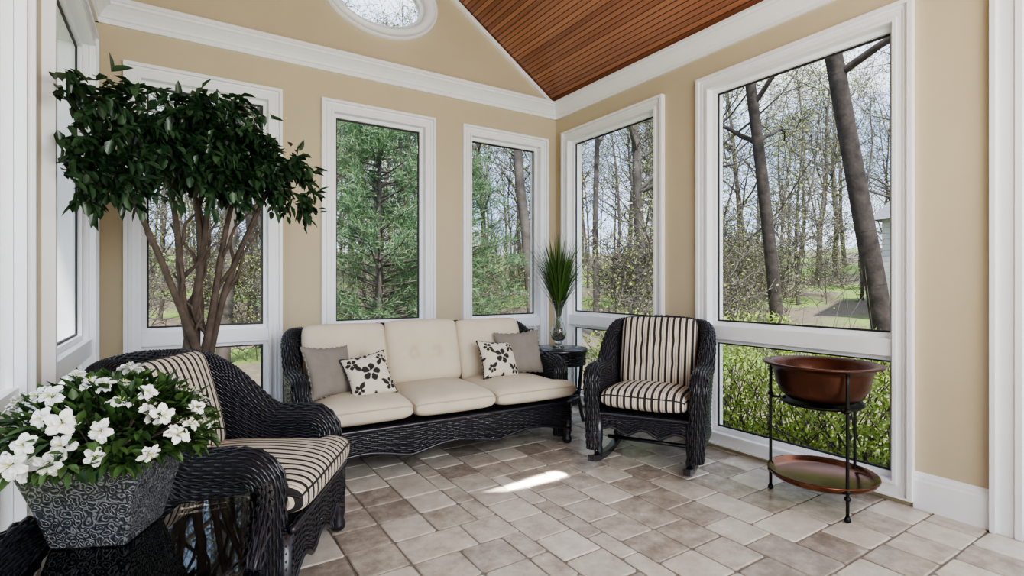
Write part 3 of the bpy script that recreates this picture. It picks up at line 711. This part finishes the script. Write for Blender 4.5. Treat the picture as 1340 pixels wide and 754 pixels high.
for sx in (-1,1):
    for sy in (-1,1): m.tube([(sx*.205,sy*.225,zt-.02),(sx*.21,sy*.23,.3),(sx*.205,sy*.225,.12),(sx*.225,sy*.25,0)],.017,10)
for i in range(9): m.tube([(-.19+.0475*i,-.235,.16),(-.19+.0475*i,.235,.16)],.006,6)
m.obj('table_legs',[M_black],TW)
m=MB(); m.box(-.225,.225,-.245,.245,zt+.004,zt+.012); m.obj('glass_top',[M_tglass],TW)

# planter + azalea
PT=empty('azalea_planter',(-.145,1.735,zt+.0125),math.radians(-115.8+90))
m=MB()
lev=[(.085,0),(.089,.004),(.112,.105),(.138,.2),(.146,.203),(.148,.210),(.144,.216),(.134,.216),(.128,.19)]
V=[];F=[]
def rsq(s,z,c=.010,n=4):
    o_=[]
    for q,(sx,sy) in enumerate([(1,-1),(1,1),(-1,1),(-1,-1)]):
        for i in range(n+1):
            a=math.radians(-90+90*q+90*i/n); o_.append((sx*(s-c)+c*math.cos(a),sy*(s-c)+c*math.sin(a),z))
    return o_
for s_,z in lev: V+=rsq(s_,z)
N_=20
for i in range(len(lev)-1):
    for j in range(N_): F.append((i*N_+j,i*N_+(j+1)%N_,(i+1)*N_+(j+1)%N_,(i+1)*N_+j))
F.append(tuple(range(N_))); m.add(V,F,0,False)
V=rsq(.131,.195); m.add(V,[tuple(range(N_))],1); m.obj('pot',[M_pewter,M_soil],PT)
r=np.random.default_rng(5)
n=2100; d=randdir(r,n,.45); d[:,2]=np.where(d[:,2]<-.10,-.10,d[:,2]); rad=r.random(n)**.35
FC=np.array([.005,0,.245])
C=FC+d*rad[:,None]*np.array([.235,.235,.155]); C[:,2]=np.maximum(C[:,2],.225)
dd=d*1.0+randdir(r,n)*.7; dd[:,2]-=.1
V,Q=leaf_arrays(C,dd,np.tile([0,0,1.],(n,1))+randdir(r,n)*.3,r.uniform(.03,.052,n),r.uniform(.013,.020,n),.2,.15)
finish(np_mesh('leaves',V,Q),'leaves',[M_leafA],PT)
m=MB()
for i in range(60):
    dv=randdir(r,1,.5)[0]; dv[2]=abs(dv[2]); m.tube([(dv[0]*.03,dv[1]*.03,.195),(dv[0]*.11,dv[1]*.11,.235+.03*dv[2]),(dv[0]*.19,dv[1]*.18,.25+.12*dv[2])],[.003,.0025,.0015],5)
m.obj('stems',[M_bark],PT)
FV=[];FQ=[];off=0; SM=MB()
def flower(c,ax,R_):
    global off
    ax=ax/np.linalg.norm(ax); t=np.cross(ax,[.3,.1,1.]); t/=np.linalg.norm(t); b2=np.cross(ax,t); ph=r.uniform(0,6.28)
    for k in range(8):
        inner=k>=5; a0=ph+(k*2*math.pi/5 if not inner else (k*2*math.pi/3+.4))+r.normal()*.08; nu,nv=8,9
        u=np.linspace(0,1,nu)[:,None]; v=np.linspace(-1,1,nv)[None,:]; RR=R_*(.62 if inner else 1)*r.uniform(.9,1.08)
        hw=.70*np.sin(np.pi*np.clip(u*.78+.10,0,1))**.6
        rad_=RR*(.08+.95*u*(1-.20*v**2+.03*np.cos(v*11+k))); ang=a0+v*hw
        lift=(.80 if inner else .50); z=RR*(lift*u-.46*u**2.4+.16*v**2*u+.09*np.sin(v*7+u*5+k*2)*u**1.5)-R_*.2+(.003 if inner else 0)
        P=c+ (rad_*np.cos(ang))[...,None]*t+(rad_*np.sin(ang))[...,None]*b2+z[...,None]*ax+.0012*k*ax
        I=np.arange(nu*nv).reshape(nu,nv)+off; FV.append(P.reshape(-1,3)); FQ.append(np.stack([I[:-1,:-1],I[1:,:-1],I[1:,1:],I[:-1,1:]],-1).reshape(-1,4)); off+=nu*nv
    for k in range(5):
        a=ph+k*1.25; e=c+ax*R_*.62+(t*math.cos(a)+b2*math.sin(a))*R_*.22; SM.tube([tuple(c-ax*R_*.2),tuple(c+ax*R_*.2+(t*math.cos(a)+b2*math.sin(a))*R_*.06),tuple(e)],.0007,4)
fp=[]
tries=0
while len(fp)<54 and tries<9000:
    tries+=1; dv=randdir(r,1,.35)[0]
    if dv[2]<-.05: continue
    p=FC+dv*np.array([.24,.24,.17])*r.uniform(.86,1.08)
    if all(np.linalg.norm(p-q)>.042 for q,_ in fp): fp.append((p,dv))
for p,dv in fp: flower(p,dv+randdir(r,1)[0]*.6,r.uniform(.023,.033))
finish(np_mesh('blossoms',np.concatenate(FV),np.concatenate(FQ)),'blossoms',[M_petal],PT); SM.obj('stamens',[M_stamen],PT)

# ------------------------------------------------------------ exterior
GZ=-.35
def gheight(x,y):
    d=np.hypot(x-1.5,y-1); return GZ+np.clip((d-14)/30,0,1.6)**1.2*3.0+.08*np.sin(x*.6)*np.cos(y*.5)*np.clip((d-8)/10,0,1)
g=np.linspace(-90,90,121); GX,GY=np.meshgrid(g,g,indexing='ij'); Zg=gheight(GX,GY)
nb=NB(); nb.grid(np.stack([GX,GY,Zg],-1).transpose(1,0,2),0); nb.obj('ground',[M_ground])
def seg_mesh(P0,P1,R0,R1,K=4):
    P0=np.array(P0);P1=np.array(P1);R0=np.array(R0);R1=np.array(R1); T=P1-P0; T/=np.linalg.norm(T,axis=1,keepdims=True)+1e-9
    up=np.where(np.abs(T[:,2:3])<.9,np.array([[0,0,1.]]),np.array([[1.,0,0]])); N=np.cross(T,up); N/=np.linalg.norm(N,axis=1,keepdims=True); B=np.cross(T,N)
    a=2*np.pi*np.arange(K)/K; ring=np.cos(a)[None,:,None]*N[:,None]+np.sin(a)[None,:,None]*B[:,None]
    V=np.stack([P0[:,None]+ring*R0[:,None,None],P1[:,None]+ring*R1[:,None,None]],1); n=len(P0); I=np.arange(n*2*K).reshape(n,2,K); J=np.roll(I,-1,2)
    Q=np.stack([I[:,0],J[:,0],J[:,1],I[:,1]],-1); return V.reshape(-1,3),Q.reshape(-1,4)
def gen_tree(seed,H,r0,lean=(0,0),nb1=16,low=.25,lsz=1.0,spread=.33,jit=.05,tap=.85):
    r=random.Random(seed); S0=[];S1=[];A=[];B_=[];tips=[]
    def grow(p,d,L,rad,lev):
        n={0:14,1:6,2:4,3:3}[lev]; st=L/n; pts=[]
        for i in range(n):
            j={0:jit,1:.16,2:.25,3:.3}[lev]
            d=(d+Vector((r.gauss(0,j),r.gauss(0,j),r.gauss(0,j)+(.04 if lev else 0)))).normalized()
            tp=tap if lev==0 else .85
            q=p+d*st; ra=rad*(1-tp*i/n); rb=rad*(1-tp*(i+1)/n)
            S0.append(tuple(p));S1.append(tuple(q));A.append(max(ra,.007));B_.append(max(rb,.006)); pts.append((q.copy(),d.copy(),rb,(i+1)/n)); p=q
            if lev>=2: tips.append(tuple(q))
        if lev<3:
            cnt={0:nb1,1:6,2:3}[lev]
            for c in range(cnt):
                t=r.uniform(low if lev==0 else .2,1); q,dd,rr,_=pts[min(n-1,int(t*n))]
                ax=Vector((r.gauss(0,1),r.gauss(0,1),r.gauss(0,.35)+.25)).normalized(); nd=(dd*.45+ax).normalized()
                grow(q,nd,L*({0:spread,1:.5,2:.45}[lev])*r.uniform(.6,1.15)*(1.15-.6*t if lev==0 else 1),max(rr*(.5 if lev==0 else .42),.008),lev+1)
    grow(Vector((0,0,-.3)),Vector((lean[0],lean[1],1)).normalized(),H,r0,0)
    return S0,S1,A,B_,np.array(tips)
def tree_meshes(name,seed,H,r0,nleaf,lsize,bark,leaf,K=5,**kw):
    S0,S1,A,B_,tips=gen_tree(seed,H,r0,**kw); V,Q=seg_mesh(S0,S1,A,B_,K); rr=np.random.default_rng(seed)
    mi=np.zeros(len(Q),int)
    if nleaf:
        C=tips[rr.integers(0,len(tips),nleaf)]+rr.normal(size=(nleaf,3))*.22
        LV,LQ=leaf_arrays(C,randdir(rr,nleaf),randdir(rr,nleaf),rr.uniform(.6,1.3,nleaf)*lsize,rr.uniform(.5,1,nleaf)*lsize*.7)
        mi=np.r_[mi,np.ones(len(LQ),int)]; Q=np.vstack([Q,LQ+len(V)]); V=np.vstack([V,LV])
    me=np_mesh(name,V,Q,mi); me.materials.append(bark); me.materials.append(leaf); return me
def put(me,name,x,y,s=1,parent=None,rz=None,z=None):
    ob=bpy.data.objects.new(name,me); COL.objects.link(ob); ob.location=(x,y,float(gheight(x,y)) if z is None else z); ob.scale=(s,)*3; ob.rotation_euler=(0,0,random.uniform(0,6.28) if rz is None else rz); ob.parent=parent; return ob
WD=empty('woodland')
tv=[tree_meshes('woodtree%d'%i,100+i,[11,13,10,12,14][i],[.10,.14,.08,.10,.16][i],[1200,800,1400,900,700][i],.08,M_oakbark,M_spring,nb1=[20,22,22,18,20][i],low=[.12,.2,.08,.1,.25][i]) for i in range(5)]
bv=[tree_meshes('undergrowth%d'%i,200+i,[2.6,3.4,2.2][i],.016,[950,900,1200][i],.05,M_oakbark,M_spring,nb1=26,low=.02,spread=.55) for i in range(3)]
pr=random.Random(77); placed=[]
cnt=0
for tries in range(9000):
    if cnt>=340: break
    ang=math.radians(pr.uniform(-75,98)); dist=11+42*pr.random()**.65; x,y=dist*math.sin(ang),dist*math.cos(ang)
    if 15<x<30 and 0<y<9.5: continue
    if math.degrees(ang)>55 and dist<17: continue
    if any((x-a)**2+(y-b)**2<1.8 for a,b in placed): continue
    placed.append((x,y)); put(tv[cnt%5],'tree_%d'%cnt,x,y,pr.uniform(.75,1.25),WD,pr.uniform(0,6.28)); cnt+=1
cnt=0
for tries in range(4000):
    if cnt>=170: break
    ang=math.radians(pr.uniform(-75,95)); dist=10+34*pr.random(); x,y=dist*math.sin(ang),dist*math.cos(ang)
    if y<4 and x<8 and x>-2: continue
    if 17<x<30 and 0<y<9.5: continue
    if math.degrees(ang)>52 and dist<13: continue
    put(bv[cnt%3],'undergrowth_%d'%cnt,x,y,pr.uniform(.7,1.3),WD,pr.uniform(0,6.28)); cnt+=1
def bigtrunk(name,p0,p1,ext,r0,seed):
    p0=Vector(p0);p1=Vector(p1); d=(p1-p0).normalized(); L=ext
    me=tree_meshes(name,seed,L,r0,500,.08,M_oakdark,M_spring,K=12,lean=(d.x/d.z,d.y/d.z),nb1=12,low=.36,spread=.40,jit=.012,tap=.45)
    ob=put(me,name,p0.x,p0.y,1,None,0,p0.z); return ob
bigtrunk('oak_tree',(10.38,4.02,-.35),(9.78,4.42,5.3),13,.175,301)
bigtrunk('oak_tree.001',(11.7,6.76,-.35),(11.22,7.06,5.8),12,.15,302)
def pine(seed,H):
    r=np.random.default_rng(seed); S0=[];S1=[];A=[];B_=[];C=[];D=[]
    for i in range(12): S0.append((0,0,H*i/12));S1.append((0,0,H*(i+1)/12));A.append(.09*(1-i/12.5));B_.append(.09*(1-(i+1)/12.5))
    z=.5
    while z<H*.98:
        for k in range(6):
            a=r.uniform(0,6.28); L=(1-z/H)**.75*1.75*r.uniform(.65,1.1)+.15; p=np.array([0,0,z+r.uniform(-.1,.1)]); d=np.array([math.cos(a),math.sin(a),r.uniform(.05,.35)]); n=6
            for i in range(n):
                q=p+d*L/n; S0.append(tuple(p));S1.append(tuple(q));A.append(.018*(1-i/n)+.003);B_.append(.018*(1-(i+1)/n)+.003); p=q; d=d+np.array([0,0,.03])
                if i>=1:
                    for s_ in range(3):
                        sd=d*.6+r.normal(size=3)*.5; sd/=np.linalg.norm(sd); l=.3*L*r.uniform(.5,1)*.6+.08
                        m_=15; t=r.random(m_)[:,None]; C.append(q+sd*l*t); D.append(sd*.7+r.normal(size=(m_,3))*.5)
        z+=.21
    V,Q=seg_mesh(S0,S1,A,B_,4); C=np.concatenate(C);D=np.concatenate(D); n=len(C)
    LV,LQ=leaf_arrays(C,D,randdir(r,n),r.uniform(.09,.16,n),r.uniform(.008,.014,n),.1,.05)
    mi=np.r_[np.zeros(len(Q),int),np.ones(len(LQ),int)]; me=np_mesh('pine',np.vstack([V,LV]),np.vstack([Q,LQ+len(V)]),mi); me.materials.append(M_oakbark); me.materials.append(M_needle); return me
pm=pine(9,5.7)
put(pm,'pine_tree',2.95,8.8,1.0,None,0); put(pm,'pine_tree.001',4.55,9.4,.92,None,2.0)
# hedge outside the right wall
r=np.random.default_rng(50); n=24000
yy=-.2+5.2*r.random(n); ph=r.uniform(0,math.pi*2,n); rad=r.random(n)**.35
hx=4.75+.62*rad*np.cos(ph)+.08*np.sin(yy*3); hz=.26+(.60+.07*np.sin(yy*2.3)+.05*np.sin(yy*7))*rad*np.sin(ph)
C=np.stack([hx,yy,np.maximum(hz,GZ+.02)],1)
V,Q=leaf_arrays(C,randdir(r,n,.4),randdir(r,n,.8),r.uniform(.03,.052,n),r.uniform(.018,.028,n))
S0=[];S1=[];A=[];B_=[]
for i in range(420):
    x=4.75+r.normal()*.15;y=-.1+5*r.random(); p=np.array([x,y,GZ]); d=np.array([r.normal()*.35,r.normal()*.3,1.])
    for k in range(5):
        q=p+d*.22; S0.append(p);S1.append(q);A.append(.009-.0015*k);B_.append(.0075-.0015*k); p=q; d=d+r.normal(size=3)*.18
V2,Q2=seg_mesh(S0,S1,A,B_,4); mi=np.r_[np.zeros(len(Q),int),np.ones(len(Q2),int)]
me=np_mesh('hedge',np.vstack([V,V2]),np.vstack([Q,Q2+len(V)]),mi); finish(me,'hedge',[M_hedge,M_oakbark])
# neighbour house
b=MB(); hx0,hx1,hy0,hy1=19,27,-2,7.6
zz=-.6
while zz<3.3: b.box(hx0-.03,hx1,hy0,hy1+.03,zz,zz+.17,0); b.box(hx0,hx1-.02,hy0+.02,hy1,zz+.17,zz+.18,1); zz+=.18
V=[(hx0-.3,hy0-.3,3.25),(hx1+.3,hy0-.3,3.25),(hx1+.3,hy1+.3,3.25),(hx0-.3,hy1+.3,3.25),((hx0+hx1)/2,hy0-.3,5.4),((hx0+hx1)/2,hy1+.3,5.4)]
b.add(V,[(0,3,5,4),(1,4,5,2),(0,4,1),(3,2,5),(0,1,2,3)],1)
b.obj('neighbor_house',[M_siding,M_roofg])

# ------------------------------------------------------------ light
w=bpy.data.worlds.new('sky'); bpy.context.scene.world=w; w.use_nodes=True; nt=w.node_tree; bg=nt.nodes['Background']
tc=nt.nodes.new('ShaderNodeTexCoord'); mp=nt.nodes.new('ShaderNodeMapping'); mp.inputs['Scale'].default_value=(1.2,1.2,3.5); nt.links.new(tc.outputs['Generated'],mp.inputs[0])
no=nt.nodes.new('ShaderNodeTexNoise'); no.inputs['Scale'].default_value=2.2; no.inputs['Detail'].default_value=7; nt.links.new(mp.outputs[0],no.inputs['Vector'])
rp=nt.nodes.new('ShaderNodeValToRGB'); rp.color_ramp.elements[0].position=.42; rp.color_ramp.elements[1].position=.66
rp.color_ramp.elements[0].color=(.48,.64,.95,1); rp.color_ramp.elements[1].color=(.95,.97,1,1); nt.links.new(no.outputs['Fac'],rp.inputs[0]); nt.links.new(rp.outputs[0],bg.inputs[0]); bg.inputs[1].default_value=1.6
def sun(name,frm,e,ang,col=(1,.96,.9)):
    l=bpy.data.lights.new(name,'SUN'); l.energy=e; l.angle=math.radians(ang); l.color=col; o=bpy.data.objects.new(name,l); COL.objects.link(o); o.location=(0,0,12)
    o.rotation_euler=(-Vector(frm)).to_track_quat('-Z','Y').to_euler()
sun('sun',(-.22,-.66,1.0),4.4,2)
def area(name,loc,tgt,sx,sy,e,col=(1,1,1),spread=180):
    l=bpy.data.lights.new(name,'AREA'); l.shape='RECTANGLE'; l.size=sx; l.size_y=sy; l.energy=e; l.color=col; l.spread=math.radians(spread)
    o_=bpy.data.objects.new(name,l); COL.objects.link(o_); o_.location=loc; o_.rotation_euler=(Vector(tgt)-Vector(loc)).to_track_quat('-Z','Y').to_euler()
area('added_sun_streak',(1.50,4.95,3.2),(1.80,2.58,0),.60,.05,6,(1,.96,.88),1.6)  # added narrow area light outside the back window, imitates the sun streak on the floor
area('added_room_fill',(1.3,-1.6,1.9),(1.4,3.5,1.3),3.2,2.2,56,(1,.975,.94))  # added fill behind the camera to brighten the interior, no fixture there
area('added_ceiling_fill',(1.4,-.4,1.9),(1.7,2.6,4.2),1.6,1.0,28,(1,.98,.95))  # unseen uplight, added only to lift the wood ceiling

cam=bpy.data.cameras.new('camera'); co=bpy.data.objects.new('camera',cam); COL.objects.link(co); co.location=(0,0,1.2); co.rotation_euler=(math.radians(90),0,math.radians(-32.8))
cam.sensor_width=36; cam.lens=36*684/1340; cam.shift_y=-5/1340; cam.clip_start=.02; cam.clip_end=400
bpy.context.scene.camera=co
bpy.context.scene.view_settings.view_transform='AgX'
bpy.context.scene.view_settings.look='AgX - Medium High Contrast'
bpy.context.scene.view_settings.exposure=.72
print('verts',sum(len(m.vertices) for m in bpy.data.meshes))
